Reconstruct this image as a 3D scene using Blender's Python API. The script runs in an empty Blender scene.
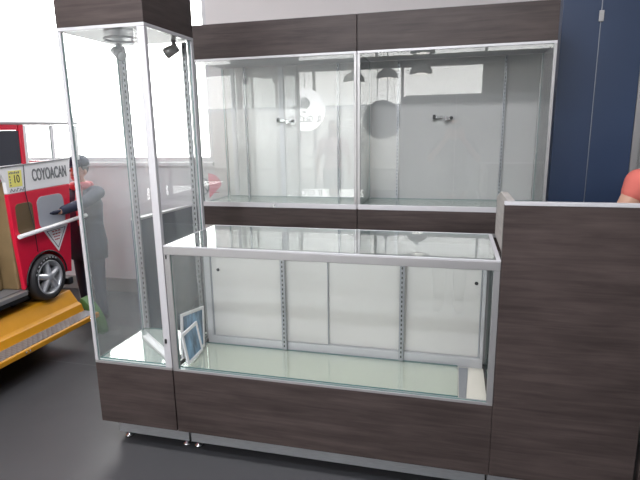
import bpy, bmesh, math, random
from mathutils import Vector, Matrix, Quaternion
random.seed(7)
PI = math.pi
SC = bpy.context.scene
COL = SC.collection

# ------------------------------------------------------------------ materials
def new_mat(name):
    m = bpy.data.materials.new(name); m.use_nodes = True
    nt = m.node_tree; nt.nodes.clear()
    out = nt.nodes.new('ShaderNodeOutputMaterial')
    return m, nt, out

def pbr(name, col, rough=.5, metal=0., spec=.5, bump=0., bscale=60., vary=0., vscale=8., stretch=(1, 1, 1), emit=None, es=0.):
    m, nt, out = new_mat(name)
    b = nt.nodes.new('ShaderNodeBsdfPrincipled')
    nt.links.new(b.outputs[0], out.inputs[0])
    b.inputs['Base Color'].default_value = (*col, 1)
    b.inputs['Roughness'].default_value = rough
    b.inputs['Metallic'].default_value = metal
    b.inputs['Specular IOR Level'].default_value = spec
    if emit:
        b.inputs['Emission Color'].default_value = (*emit, 1); b.inputs['Emission Strength'].default_value = es
    tc = nt.nodes.new('ShaderNodeTexCoord'); mp = nt.nodes.new('ShaderNodeMapping')
    mp.inputs['Scale'].default_value = stretch
    nt.links.new(tc.outputs['Object'], mp.inputs[0])
    if vary:
        n = nt.nodes.new('ShaderNodeTexNoise'); n.inputs['Scale'].default_value = vscale; n.inputs['Detail'].default_value = 6
        nt.links.new(mp.outputs[0], n.inputs['Vector'])
        r = nt.nodes.new('ShaderNodeValToRGB')
        r.color_ramp.elements[0].position = .3; r.color_ramp.elements[1].position = .7
        r.color_ramp.elements[0].color = (*[c*(1-vary) for c in col], 1)
        r.color_ramp.elements[1].color = (*[min(1, c*(1+vary)) for c in col], 1)
        nt.links.new(n.outputs[0], r.inputs[0]); nt.links.new(r.outputs[0], b.inputs['Base Color'])
    if bump:
        n2 = nt.nodes.new('ShaderNodeTexNoise'); n2.inputs['Scale'].default_value = bscale
        nt.links.new(mp.outputs[0], n2.inputs['Vector'])
        bp = nt.nodes.new('ShaderNodeBump'); bp.inputs['Strength'].default_value = bump; bp.inputs['Distance'].default_value = .004
        nt.links.new(n2.outputs[0], bp.inputs['Height']); nt.links.new(bp.outputs[0], b.inputs['Normal'])
    return m

def wood_mat(name, dark, light):
    m, nt, out = new_mat(name)
    b = nt.nodes.new('ShaderNodeBsdfPrincipled'); nt.links.new(b.outputs[0], out.inputs[0])
    tc = nt.nodes.new('ShaderNodeTexCoord'); mp = nt.nodes.new('ShaderNodeMapping')
    mp.inputs['Scale'].default_value = (1.1, 1.1, 20)
    nt.links.new(tc.outputs['Object'], mp.inputs[0])
    n = nt.nodes.new('ShaderNodeTexNoise'); n.inputs['Scale'].default_value = 2.6; n.inputs['Detail'].default_value = 9; n.inputs['Roughness'].default_value = .65
    n.inputs['Distortion'].default_value = .6
    nt.links.new(mp.outputs[0], n.inputs['Vector'])
    mp2 = nt.nodes.new('ShaderNodeMapping'); mp2.inputs['Scale'].default_value = (2.2, 2.2, 9)
    nt.links.new(tc.outputs['Object'], mp2.inputs[0])
    n2 = nt.nodes.new('ShaderNodeTexNoise'); n2.inputs['Scale'].default_value = 1.7; n2.inputs['Detail'].default_value = 3
    nt.links.new(mp2.outputs[0], n2.inputs['Vector'])
    mx = nt.nodes.new('ShaderNodeMath'); mx.operation = 'MULTIPLY_ADD'; mx.inputs[1].default_value = .6
    nt.links.new(n.outputs[0], mx.inputs[0])
    sc = nt.nodes.new('ShaderNodeMath'); sc.operation = 'MULTIPLY'; sc.inputs[1].default_value = .4
    nt.links.new(n2.outputs[0], sc.inputs[0]); nt.links.new(sc.outputs[0], mx.inputs[2])
    r = nt.nodes.new('ShaderNodeValToRGB')
    r.color_ramp.elements[0].position = .36; r.color_ramp.elements[1].position = .64
    r.color_ramp.elements[0].color = (*dark, 1); r.color_ramp.elements[1].color = (*light, 1)
    nt.links.new(mx.outputs[0], r.inputs[0]); nt.links.new(r.outputs[0], b.inputs['Base Color'])
    b.inputs['Roughness'].default_value = .5; b.inputs['Specular IOR Level'].default_value = .35
    bp = nt.nodes.new('ShaderNodeBump'); bp.inputs['Strength'].default_value = .12; bp.inputs['Distance'].default_value = .002
    nt.links.new(n.outputs[0], bp.inputs['Height']); nt.links.new(bp.outputs[0], b.inputs['Normal'])
    return m

def glass_mat(name, tint, veil=.03, refl=1.0, veilcol=(.8, .85, .85)):
    """clear pane: Schlick reflection over straight transmission, plus a pale veil imitating glare haze"""
    m, nt, out = new_mat(name)
    geo = nt.nodes.new('ShaderNodeNewGeometry')
    dot = nt.nodes.new('ShaderNodeVectorMath'); dot.operation = 'DOT_PRODUCT'
    nt.links.new(geo.outputs['Normal'], dot.inputs[0]); nt.links.new(geo.outputs['Incoming'], dot.inputs[1])
    def mth(op, a, b=None):
        q = nt.nodes.new('ShaderNodeMath'); q.operation = op
        for i, v in enumerate((a, b)):
            if v is None: continue
            if isinstance(v, (int, float)): q.inputs[i].default_value = v
            else: nt.links.new(v, q.inputs[i])
        return q.outputs[0]
    c = mth('ABSOLUTE', dot.outputs['Value'])
    k = mth('POWER', mth('SUBTRACT', 1.0, c), 5.0)
    f = mth('MULTIPLY', mth('ADD', mth('MULTIPLY', k, .955), .045), refl)
    tr = nt.nodes.new('ShaderNodeBsdfTransparent'); tr.inputs[0].default_value = (*tint, 1)
    gl = nt.nodes.new('ShaderNodeBsdfGlossy'); gl.inputs['Roughness'].default_value = 0.0
    mix = nt.nodes.new('ShaderNodeMixShader')
    nt.links.new(f, mix.inputs[0]); nt.links.new(tr.outputs[0], mix.inputs[1]); nt.links.new(gl.outputs[0], mix.inputs[2])
    last = mix.outputs[0]
    if veil:  # whitish diffuse layer imitates glare haze on the panes
        tl = nt.nodes.new('ShaderNodeBsdfTranslucent'); tl.inputs[0].default_value = (*veilcol, 1)
        df = nt.nodes.new('ShaderNodeBsdfDiffuse'); df.inputs[0].default_value = (*veilcol, 1)
        md = nt.nodes.new('ShaderNodeMixShader'); md.inputs[0].default_value = .5
        nt.links.new(tl.outputs[0], md.inputs[1]); nt.links.new(df.outputs[0], md.inputs[2])
        tc = nt.nodes.new('ShaderNodeTexCoord')
        n = nt.nodes.new('ShaderNodeTexNoise'); n.inputs['Scale'].default_value = 3.5; n.inputs['Detail'].default_value = 5
        nt.links.new(tc.outputs['Object'], n.inputs['Vector'])
        fac = mth('MULTIPLY', n.outputs[0], veil*2)
        m2 = nt.nodes.new('ShaderNodeMixShader')
        nt.links.new(fac, m2.inputs[0]); nt.links.new(last, m2.inputs[1]); nt.links.new(md.outputs[0], m2.inputs[2])
        last = m2.outputs[0]
    nt.links.new(last, out.inputs[0])
    return m

def floor_mat():
    m, nt, out = new_mat('polished dark concrete')
    b = nt.nodes.new('ShaderNodeBsdfPrincipled'); nt.links.new(b.outputs[0], out.inputs[0])
    tc = nt.nodes.new('ShaderNodeTexCoord')
    n = nt.nodes.new('ShaderNodeTexNoise'); n.inputs['Scale'].default_value = 2.2; n.inputs['Detail'].default_value = 8
    nt.links.new(tc.outputs['Object'], n.inputs['Vector'])
    r = nt.nodes.new('ShaderNodeValToRGB')
    r.color_ramp.elements[0].position = .3; r.color_ramp.elements[1].position = .75
    r.color_ramp.elements[0].color = (.012, .012, .0125, 1); r.color_ramp.elements[1].color = (.024, .024, .0255, 1)
    nt.links.new(n.outputs[0], r.inputs[0])
    # saw-cut joints every 2.4 m
    sp = nt.nodes.new('ShaderNodeSeparateXYZ'); nt.links.new(tc.outputs['Object'], sp.inputs[0])
    def joint(sock, off):
        a = nt.nodes.new('ShaderNodeMath'); a.operation = 'ADD'; a.inputs[1].default_value = off; nt.links.new(sock, a.inputs[0])
        w = nt.nodes.new('ShaderNodeMath'); w.operation = 'PINGPONG'; w.inputs[1].default_value = 1.2; nt.links.new(a.outputs[0], w.inputs[0])
        l = nt.nodes.new('ShaderNodeMath'); l.operation = 'LESS_THAN'; l.inputs[1].default_value = .004; nt.links.new(w.outputs[0], l.inputs[0])
        return l.outputs[0]
    mx = nt.nodes.new('ShaderNodeMath'); mx.operation = 'MAXIMUM'
    nt.links.new(joint(sp.outputs['Y'], -2.745), mx.inputs[0])
    mc = nt.nodes.new('ShaderNodeMix'); mc.data_type = 'RGBA'
    nt.links.new(mx.outputs[0], mc.inputs['Factor']); nt.links.new(r.outputs[0], mc.inputs['A'])
    mc.inputs['B'].default_value = (.11, .11, .115, 1)
    nt.links.new(mc.outputs['Result'], b.inputs['Base Color'])
    n3 = nt.nodes.new('ShaderNodeTexNoise'); n3.inputs['Scale'].default_value = 5; n3.inputs['Detail'].default_value = 8
    nt.links.new(tc.outputs['Object'], n3.inputs['Vector'])
    mr = nt.nodes.new('ShaderNodeMapRange'); mr.inputs['To Min'].default_value = .3; mr.inputs['To Max'].default_value = .5
    nt.links.new(n3.outputs[0], mr.inputs[0]); nt.links.new(mr.outputs[0], b.inputs['Roughness'])
    b.inputs['Specular IOR Level'].default_value = .38
    bp = nt.nodes.new('ShaderNodeBump'); bp.inputs['Strength'].default_value = .05; bp.inputs['Distance'].default_value = .01
    nt.links.new(n3.outputs[0], bp.inputs['Height']); nt.links.new(bp.outputs[0], b.inputs['Normal'])
    return m

def tread_mat():
    m, nt, out = new_mat('diamond tread plate')
    b = nt.nodes.new('ShaderNodeBsdfPrincipled'); nt.links.new(b.outputs[0], out.inputs[0])
    b.inputs['Metallic'].default_value = .6; b.inputs['Roughness'].default_value = .4
    tc = nt.nodes.new('ShaderNodeTexCoord')
    mp = nt.nodes.new('ShaderNodeMapping'); mp.inputs['Rotation'].default_value = (0, 0, PI/4); mp.inputs['Scale'].default_value = (34, 34, 34)
    nt.links.new(tc.outputs['Object'], mp.inputs[0])
    ck = nt.nodes.new('ShaderNodeTexVoronoi'); ck.inputs['Scale'].default_value = 1.0; ck.inputs['Randomness'].default_value = 0
    nt.links.new(mp.outputs[0], ck.inputs['Vector'])
    bp = nt.nodes.new('ShaderNodeBump'); bp.inputs['Strength'].default_value = .9; bp.inputs['Distance'].default_value = .012; bp.invert = True
    nt.links.new(ck.outputs['Distance'], bp.inputs['Height'])
    rp_ = nt.nodes.new('ShaderNodeValToRGB'); rp_.color_ramp.elements[0].color = (.80, .80, .82, 1); rp_.color_ramp.elements[1].color = (.30, .30, .32, 1)
    rp_.color_ramp.elements[0].position = .25; rp_.color_ramp.elements[1].position = .5
    nt.links.new(ck.outputs['Distance'], rp_.inputs[0]); nt.links.new(rp_.outputs[0], b.inputs['Base Color']); nt.links.new(bp.outputs[0], b.inputs['Normal'])
    return m

M = {}
M['wood'] = wood_mat('dark oak laminate', (.029, .0205, .0185), (.066, .049, .045))
M['wood_glare'] = wood_mat('oak laminate with side glare', (.30, .28, .26), (.46, .43, .40))  # glare on the desk side put into a paler laminate colour
M['alu'] = pbr('satin aluminium', (.40, .395, .395), .42, .7)
M['aluw'] = pbr('white painted aluminium', (.55, .545, .56), .4, .25)
M['plinth'] = pbr('brushed aluminium plinth', (.42, .43, .45), .42, .55, vary=.12, vscale=20, stretch=(1, 1, 14))
M['white'] = pbr('white melamine', (.82, .81, .79), .45, vary=.03, vscale=3)
M['offwhite'] = pbr('off white melamine', (.57, .55, .53), .45, vary=.03, vscale=3)
M['greyboard'] = pbr('light grey board', (.43, .428, .42), .5, vary=.03, vscale=3)
M['cream'] = pbr('cream shelf board', (.70, .66, .57), .5)
M['shelf'] = pbr('pale green shelf board', (.66, .70, .65), .5)
M['glass'] = glass_mat('display glass', (.985, .992, .990), .012)
M['glass_veiled'] = glass_mat('glare-veiled display glass', (.982, .992, .988), .055)  # stronger painted glare veil
M['glass_top'] = glass_mat('glass sheet', (.96, .985, .975), .012)
M['mirror_floor'] = glass_mat('polished glass shelf', (.95, .985, .965), .01, 2.0)
M['edge'] = pbr('green cut glass edge', (.12, .24, .23), .15, 0, .8)
M['black'] = pbr('black plastic', (.015, .015, .016), .4)
M['steel'] = pbr('chrome', (.8, .8, .82), .12, 1.)
M['slot'] = pbr('slotted steel upright', (.36, .37, .39), .4, .7)
M['floor'] = floor_mat()
M['wall'] = pbr('pale grey wall', (.62, .62, .64), .7, vary=.04, vscale=2)
M['beige'] = pbr('beige white wall', (.63, .60, .595), .7)
M['skirt'] = pbr('grey skirting', (.22, .215, .21), .6)
M['navy'] = pbr('navy painted panel', (.022, .042, .092), .42, 0, .5, vary=.1, vscale=1.5)
M['navyd'] = pbr('navy partition', (.045, .075, .135), .4, vary=.12, vscale=2)
M['ceil'] = pbr('pale ceiling', (.68, .68, .72), .8)
M['dark'] = pbr('grey shopfront', (.24, .24, .245), .6)
M['mid'] = pbr('grey facade', (.30, .31, .33), .7, vary=.1, vscale=1)
M['red'] = pbr('red gloss enamel', (.68, .012, .045), .28, 0, .5)
M['bwhite'] = pbr('white gloss enamel', (.84, .84, .85), .28)
M['yellow'] = pbr('yellow ochre fibreglass', (.58, .26, .013), .35, vary=.08, vscale=6)
M['brown'] = pbr('brown bus interior', (.22, .15, .07), .55, vary=.15, vscale=5)
M['greyfloor'] = pbr('grey bus floor', (.20, .20, .20), .6)
M['tread'] = tread_mat()
M['rubber'] = pbr('tyre rubber', (.018, .018, .020), .6)
M['rimm'] = pbr('silver alloy', (.55, .56, .58), .3, .5)
M['wdark'] = pbr('dark window', (.05, .055, .07), .15)
M['wbrown'] = pbr('brown window', (.13, .09, .045), .25)
M['wgrey'] = pbr('grey window', (.36, .38, .42), .2)
M['ink'] = pbr('dark ink', (.03, .03, .035), .6)
M['inkg'] = pbr('grey ink', (.16, .17, .18), .6)
M['plate'] = pbr('pale yellow plate', (.82, .76, .18), .5)
M['pinkp'] = pbr('pink poster', (.72, .20, .27), .6)
M['inkred'] = pbr('red ink', (.45, .06, .08), .6)
M['paper'] = pbr('white card', (.86, .86, .86), .6)
M['photo'] = pbr('blue grey picture', (.12, .24, .36), .35, vary=.8, vscale=9, stretch=(1, 3, 1))
M['green'] = pbr('green enamel', (.10, .22, .07), .4)
M['coral'] = pbr('coral cotton', (.60, .145, .115), .85, bump=.2, bscale=90)
M['tan'] = pbr('tan canvas', (.36, .30, .23), .85)
M['pinkc'] = pbr('pale pink cotton', (.78, .50, .50), .85)
M['navyc'] = pbr('navy cloth', (.025, .03, .06), .8)
M['darkc'] = pbr('charcoal cloth', (.05, .045, .05), .85)
M['jean'] = pbr('dark denim', (.05, .07, .12), .85)
M['skin'] = pbr('skin', (.52, .30, .21), .5)
M['hair'] = pbr('dark hair', (.025, .018, .014), .6)
M['lamp'] = pbr('lamp diffuser', (.9, .9, .88), .5, emit=(1, .95, .88), es=9)
M['lampd'] = pbr('grey lamp shade', (.12, .13, .14), .45, .3)
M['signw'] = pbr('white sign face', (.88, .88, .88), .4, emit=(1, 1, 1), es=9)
M['signg'] = pbr('grey sign face', (.22, .22, .23), .5)
M['facade'] = pbr('pale facade', (.80, .83, .88), .7)
M['streetw'] = pbr('street wall', (.70, .70, .68), .7, vary=.06, vscale=.6)
M['paving'] = pbr('pale paving', (.25, .25, .24), .8, vary=.08, vscale=.8)
M['beam'] = pbr('grey beam', (.30, .31, .34), .7)

# ------------------------------------------------------------------ mesh helpers
def bm_new(): return bmesh.new()
def box(bm, x0, x1, y0, y1, z0, z1, mi=0, bev=0.):
    r = bmesh.ops.create_cube(bm, size=1.0)
    vs = r['verts']
    for v in vs:
        v.co = Vector((x0+(v.co.x+.5)*(x1-x0), y0+(v.co.y+.5)*(y1-y0), z0+(v.co.z+.5)*(z1-z0)))
    fs = set(f for v in vs for f in v.link_faces)
    for f in fs: f.material_index = mi
    if bev:
        es = list(set(e for v in vs for e in v.link_edges))
        bmesh.ops.bevel(bm, geom=es, offset=bev, segments=2, affect='EDGES', profile=.6)
    return bm
def pane(x0, x1, y0, y1, z0, z1):
    """a glass sheet: big faces slot 0, cut edges slot 1"""
    bm = bm_new(); box(bm, x0, x1, y0, y1, z0, z1)
    d = [x1-x0, y1-y0, z1-z0]; ax = d.index(min(d))
    bm.normal_update()
    for f in bm.faces: f.material_index = 0 if abs(f.normal[ax]) > .9 else 1
    return bm
def prism(bm, pts, a, b, axis='y', mi=0):
    """outline pts (2-D) extruded between a and b along axis"""
    def P(p, t):
        if axis == 'y': return (p[0], t, p[1])
        if axis == 'x': return (t, p[0], p[1])
        return (p[0], p[1], t)
    va = [bm.verts.new(P(p, a)) for p in pts]; vb = [bm.verts.new(P(p, b)) for p in pts]
    n = len(pts); fs = [bm.faces.new(va), bm.faces.new(vb[::-1])]
    for i in range(n): fs.append(bm.faces.new((va[i], va[(i+1) % n], vb[(i+1) % n], vb[i])))
    for f in fs: f.material_index = mi
    bmesh.ops.recalc_face_normals(bm, faces=fs)
    return bm
def tube(bm, pts, r, seg=10):
    pts = [Vector(p) for p in pts]; rings = []
    for i, p in enumerate(pts):
        t = (pts[min(i+1, len(pts)-1)]-pts[max(i-1, 0)]).normalized()
        u = t.orthogonal().normalized() if i == 0 else (uprev-t*uprev.dot(t)).normalized()
        uprev = u; w = t.cross(u)
        rr = r[i] if isinstance(r, (list, tuple)) else r
        rings.append([bm.verts.new(p+(u*math.cos(2*PI*k/seg)+w*math.sin(2*PI*k/seg))*rr) for k in range(seg)])
    for a, b in zip(rings, rings[1:]):
        for k in range(seg): bm.faces.new((a[k], a[(k+1) % seg], b[(k+1) % seg], b[k])).smooth = True
    bm.faces.new(rings[0][::-1]); bm.faces.new(rings[-1])
    return bm
def lathe(bm, prof, origin=(0, 0, 0), axis=(0, 0, 1), seg=24, mi=0):
    """prof: list of (radius, height along axis); open ends are capped"""
    q = Vector((0, 0, 1)).rotation_difference(Vector(axis)); o = Vector(origin); rings = []
    for (r, h) in prof:
        rings.append([bm.verts.new(o+q@Vector((r*math.cos(2*PI*k/seg), r*math.sin(2*PI*k/seg), h))) for k in range(seg)])
    fs = []
    for a, b in zip(rings, rings[1:]):
        for k in range(seg):
            f = bm.faces.new((a[k], a[(k+1) % seg], b[(k+1) % seg], b[k])); f.smooth = True; fs.append(f)
    fs.append(bm.faces.new(rings[0][::-1])); fs.append(bm.faces.new(rings[-1]))
    for f in fs: f.material_index = mi
    return bm
def rounded(x0, x1, y0, y1, r, n=5):
    out = []
    for cx, cy, a0 in ((x1-r, y1-r, 0), (x0+r, y1-r, 90), (x0+r, y0+r, 180), (x1-r, y0+r, 270)):
        for k in range(n+1):
            a = math.radians(a0+90*k/n); out.append((cx+r*math.cos(a), cy+r*math.sin(a)))
    return out
def link(name, bm, mats, parent=None, loc=None, label=None, bevel=0.):
    me = bpy.data.meshes.new(name); bm.normal_update(); bm.to_mesh(me); bm.free()
    for m in (mats if isinstance(mats, (list, tuple)) else [mats]): me.materials.append(m)
    o = bpy.data.objects.new(name, me); COL.objects.link(o)
    if parent: o.parent = parent
    if loc: o.location = loc
    if label: o['label'] = label
    if bevel:
        md = o.modifiers.new('bevel', 'BEVEL'); md.width = bevel; md.segments = 2; md.limit_method = 'ANGLE'
    return o
def bx(name, m, parent, x0, x1, y0, y1, z0, z1, bevel=0., label=None):
    return link(name, box(bm_new(), x0, x1, y0, y1, z0, z1), m, parent, label=label, bevel=bevel)
def gl(name, parent, x0, x1, y0, y1, z0, z1, m='glass', label=None):
    return link(name, pane(x0, x1, y0, y1, z0, z1), [M[m], M['edge']], parent, label=label)
def tag(o, label, cat, group=None):
    o['label'] = label; o['category'] = cat
    if group: o['group'] = group
    return o
def thing(name, label, cat, loc=(0, 0, 0), rz=0., group=None):
    o = bpy.data.objects.new(name, None); o.empty_display_size = .1; COL.objects.link(o)
    o.location = loc; o.rotation_euler = (0, 0, rz)
    return tag(o, label, cat, group)
def struct(o): o['kind'] = 'structure'; return o
def copy_tree(o, parent=None):
    c = o.copy(); COL.objects.link(c)
    if parent: c.parent = parent
    for ch in list(o.children): copy_tree(ch, c)
    return c
def text_mesh(name, s, size, m, parent, mat4, sx=1., depth=.002, label=None, bold=0.):
    cu = bpy.data.curves.new('txt', 'FONT'); cu.body = s; cu.size = size; cu.extrude = depth; cu.offset = bold
    cu.align_x = 'CENTER'; cu.align_y = 'CENTER'
    t = bpy.data.objects.new('txt', cu); COL.objects.link(t)
    bpy.context.view_layer.update()
    me = bpy.data.meshes.new_from_object(t.evaluated_get(bpy.context.evaluated_depsgraph_get()))
    bpy.data.objects.remove(t); bpy.data.curves.remove(cu)
    me.transform(Matrix.Diagonal((sx, 1, 1, 1))); me.transform(mat4)
    me.materials.clear(); me.materials.append(m)
    o = bpy.data.objects.new(name, me); COL.objects.link(o)
    if parent: o.parent = parent
    if label: o['label'] = label
    return o

# ------------------------------------------------------------------ the setting
Z_CEIL = 3.7
XL, XR, YF, YB = -6.6, 3.6, -6.2, 4.25
struct(bx('floor', M['floor'], None, XL-.2, XR+.2, YF-3.5, YB+.2, -.1, 0))
struct(bx('ceiling', M['ceil'], None, XL-.2, XR+.2, YF-.2, YB+.2, Z_CEIL, Z_CEIL+.15))
# far wall: low grey wall under a long window, then solid beige wall
wx = -2.07
w = struct(bx('wall_back', M['wall'], None, XL, wx, YB, YB+.18, 0, 1.235))
struct(bx('baseboard_back', M['skirt'], None, XL, wx, YB-.025, YB-.001, 0, .13))
struct(bx('trim_1', M['wall'], None, XL, wx, YB-.03, YB+.18, 1.235, 1.27))
struct(bx('wall_back_upper', M['beige'], None, wx, XR, YB, YB+.18, 0, Z_CEIL))
win = struct(bx('window_1', M['aluw'], None, XL, wx, YB+.06, YB+.12, 1.27, 1.31))
for i, x in enumerate((XL+.03, -4.9, wx-.035)):
    bx('window_mullion', M['aluw'], win, x-.03, x+.03, YB+.06, YB+.12, 1.31, Z_CEIL-.06)
bx('window_head', M['aluw'], win, XL, wx, YB+.06, YB+.12, Z_CEIL-.06, Z_CEIL-.001)
gl('window_pane', win, XL+.06, wx-.06, YB+.085, YB+.093, 1.312, Z_CEIL-.062)
# left wall: window too, low wall under it
struct(bx('wall_left', M['wall'], None, XL-.18, XL-.001, YF, YB+.18, 0, Z_CEIL))
struct(bx('wall_right', M['mid'], None, XR+.001, XR+.18, YF, YB+.18, 0, Z_CEIL))
# navy wall behind the counters, with its glazed door
nv = struct(bx('wall_back_navy', M['navy'], None, .59, .797, 3.5, 3.62, 0, Z_CEIL-.002, bevel=.003))
bx('panel', M['navy'], nv, .801, 1.03, 3.5, 3.62, 0, Z_CEIL-.002, bevel=.003)
bx('joint_strip', M['slot'], nv, .796, .802, 3.506, 3.6, 0, Z_CEIL-.003)
bx('hinge', M['alu'], nv, .786, .812, 3.488, 3.5, 2.13, 2.19, .002)
dr = struct(bx('door_1', M['alu'], None, 1.032, 1.07, 3.5, 3.56, 0, 2.6))
bx('stile_or_reflection', M['alu'], dr, 1.98, 2.02, 3.5, 3.56, 0, 2.6)
bx('door_rail', M['alu'], dr, 1.071, 1.979, 3.5, 3.56, 2.54, 2.6)
gl('door_pane', dr, 1.071, 1.979, 3.525, 3.533, .06, 2.539, 'glass_veiled')
bx('pane_reflection', M['red'], dr, 1.078, 1.13, 3.521, 3.5245, 1.70, 1.77)  # colour patches standing in for reflections in the door glass
bx('pane_reflection', M['paper'], dr, 1.078, 1.13, 3.521, 3.5245, 1.55, 1.69)
struct(bx('wall_back_right', M['navy'], None, 2.02, XR, 3.5, 3.62, 0, Z_CEIL-.002))

# shopfront behind the camera: daylight opening on the left, dark shop on the right
of = struct(bx('wall_front', M['dark'], None, -1.16, XR, YF-.18, YF, 0, 2.22))
struct(bx('wall_front_right', M['dark'], None, .55, XR, YF-.18, YF, 2.221, 2.88))
w3 = struct(bx('window_3', M['aluw'], None, -1.13, .55, YF-.12, YF-.06, 2.222, 2.25))
gl('window_pane', w3, -1.12, .549, YF-.094, YF-.086, 2.251, 2.879)
w4 = struct(bx('window_4', M['aluw'], None, XL, XR, YF-.12, YF-.06, 3.101, 3.13))
gl('window_pane', w4, XL, XR, YF-.094, YF-.086, 3.131, Z_CEIL-.061)
bx('window_head', M['aluw'], w4, XL, XR, YF-.12, YF-.06, Z_CEIL-.06, Z_CEIL-.002)
for x in (-4.2, -1.8, .6): bx('window_mullion', M['aluw'], w4, x-.03, x+.03, YF-.12, YF-.06, 3.131, Z_CEIL-.061)
struct(bx('wall_front_beam', M['beam'], None, XL, XR, YF-.25, YF+.2, 2.88, 3.10))
w2 = struct(bx('window_2', M['aluw'], None, XL, -1.17, YF-.12, YF-.06, .0, .05))
for x in (-6.55, -5.2, -4.25, -3.3, -2.25, -1.2):
    bx('window_mullion', M['aluw'], w2, x-.03, x+.03, YF-.12, YF-.06, .05, 2.88)
gl('window_pane', w2, XL+.06, -1.24, YF-.094, YF-.086, .051, 2.879)
# facade across the street seen by reflection
struct(bx('wall_street', M['streetw'], None, -26, 6, -14.3, -14, -.02, 2.25))
struct(bx('trim_2', M['facade'], None, -26, 6, -14.32, -13.98, 2.251, 2.4))
struct(bx('ground', M['paving'], None, -30, 12, -24, YF-3.5, -.12, -.02))

# ------------------------------------------------------------------ tower case
T0, T1, TF, TB = -1.635, -1.222, 1.95, 2.362
G0, G1 = .467, 1.977
def plinth_and_feet(par, x0, x1, yf, yb, fx):
    bx('plinth', M['plinth'], par, x0, x1, yf, yb, .035, .156)
    for (x, y) in fx:
        bm = bm_new(); lathe(bm, [(.021, 0), (.021, .010), (.009, .014), (.009, .036)], (x, y, 0), seg=16)
        link('foot', bm, M['steel'], par)
t = thing('tower_display_case', 'tall narrow glass display tower with wood base and wood top', 'display case')
plinth_and_feet(t, T0+.012, T1-.012+.008, TF+.105, TB-.02, [(T0+.05, TF+.13), (T1-.03, TF+.13), (T0+.05, TB-.06), (T1-.03, TB-.06)])
bx('base_box', M['wood'], t, T0, T1-.002, TF, TB, .157, G0, .0015)
bx('bottom_frame', M['alu'], t, T0, T1, TF, TB, G0, G0+.012, .001)
bx('shelf_board', M['white'], t, T0+.02, T1-.02, TF+.012, TB-.012, G0+.0122, G0+.017)
gl('shelf_glass', t, T0+.022, T1-.022, TF+.014, TB-.014, G0+.0175, G0+.025, 'mirror_floor')
for (x0, x1, y0, y1) in ((T0, T0+.016, TF, TF+.018), (T1-.034, T1, TF, TF+.022), (T0, T0+.02, TB-.02, TB), (T1-.022, T1, TB-.022, TB)):
    bx('corner_post', M['aluw'], t, x0, x1, y0, y1, G0+.0125, G1-.014, .0015)
bx('top_frame', M['aluw'], t, T0, T1, TF, TB, G1-.013, G1+.001, .001)
gl('glass_door', t, T0+.0165, T1-.0345, TF+.005, TF+.011, G0+.013, G1-.0145, 'glass_veiled')
gl('side_glass', t, T0+.005, T0+.011, TF+.019, TB-.021, G0+.013, G1-.0145)
gl('side_glass', t, T1-.012, T1-.006, TF+.023, TB-.023, G0+.013, G1-.0145)
gl('back_glass', t, T0+.021, T1-.023, TB-.012, TB-.006, G0+.013, G1-.0145)
bx('header_box', M['wood'], t, T0, T1, TF, TB, G1+.0012, 2.25, .0015)
for x in (T0+.045, T1-.035):
    bm = bm_new()
    box(bm, x-.011, x+.011, TB-.034, TB-.022, G0+.03, G1-.02)
    for k in range(52):
        z = G0+.06+k*.0275
        box(bm, x-.003, x+.003, TB-.0345, TB-.0338, z, z+.013, 1)
    link('shelf_upright', bm, [M['slot'], M['black']], t)
for (x, y, dx) in ((T0+.06, TB-.07, .05), (T1-.07, TB-.06, -.05)):
    bm = bm_new()
    tube(bm, [(x, y, G1-.013), (x, y, G1-.06)], .010)
    tube(bm, [(x-dx*.5, y-.01, G1-.045), (x+dx*.55, y-.03, G1-.075)], [.020, .026], 14)
    sp = link('spotlight', bm, M['alu'], t)
    link('spot_lens', lathe(bm_new(), [(.001, 0), (.021, .001), (.021, .004), (.001, .005)], (x+dx*.56, y-.031, G1-.0755), Vector((dx*1.05, -.02, -.03)), 16), M['paper'], sp)
# ring lamp under the top
bm = bm_new()
for k in range(28):
    pass
ringpts = [(T0+.20+.075*math.cos(2*PI*k/28), TF+.16+.075*math.sin(2*PI*k/28), G1-.03) for k in range(29)]
tube(bm, ringpts, .005, 8); tube(bm, [(T0+.20, TF+.235, G1-.03), (T0+.20, TF+.235, G1-.013)], .004, 8)
link('ring_lamp', bm, M['alu'], t)
bx('lock', M['black'], t, T1-.026, T1-.016, TF-.006, TF+.001, .60, .622, .002, label='small black lock on the right front post')
for k, dx in enumerate((0, .015)):
    bx('shelf_clip', M['paper'], t, T1-.12+dx*1.2, T1-.107+dx*1.2, TB-.05, TB-.03, G0+.0255, G0+.034)

# white channel strip lying on the tower floor
z0 = G0+.0255
bm = bm_new()
A = Vector((-1.552, 2.236, 0)); B = Vector((-1.278, 2.018, 0)); d = (B-A).normalized(); n = Vector((-d.y, d.x, 0))
L = (B-A).length
prof = [(-.017, 0), (.017, 0), (.017, .016), (.0145, .016), (.0145, .0025), (-.0145, .0025), (-.0145, .012), (-.017, .012)]
va = [bm.verts.new(A+n*p+Vector((0, 0, q+z0))) for p, q in prof]; vb = [bm.verts.new(B+n*p+Vector((0, 0, q+z0))) for p, q in prof]
bm.faces.new(va); bm.faces.new(vb[::-1])
for i in range(8): bm.faces.new((va[i], va[(i+1) % 8], vb[(i+1) % 8], vb[i]))
bmesh.ops.recalc_face_normals(bm, faces=bm.faces)
tag(link('plastic_strip', bm, M['paper']), 'white channel strip lying diagonally on the floor of the glass tower', 'strip')

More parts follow.
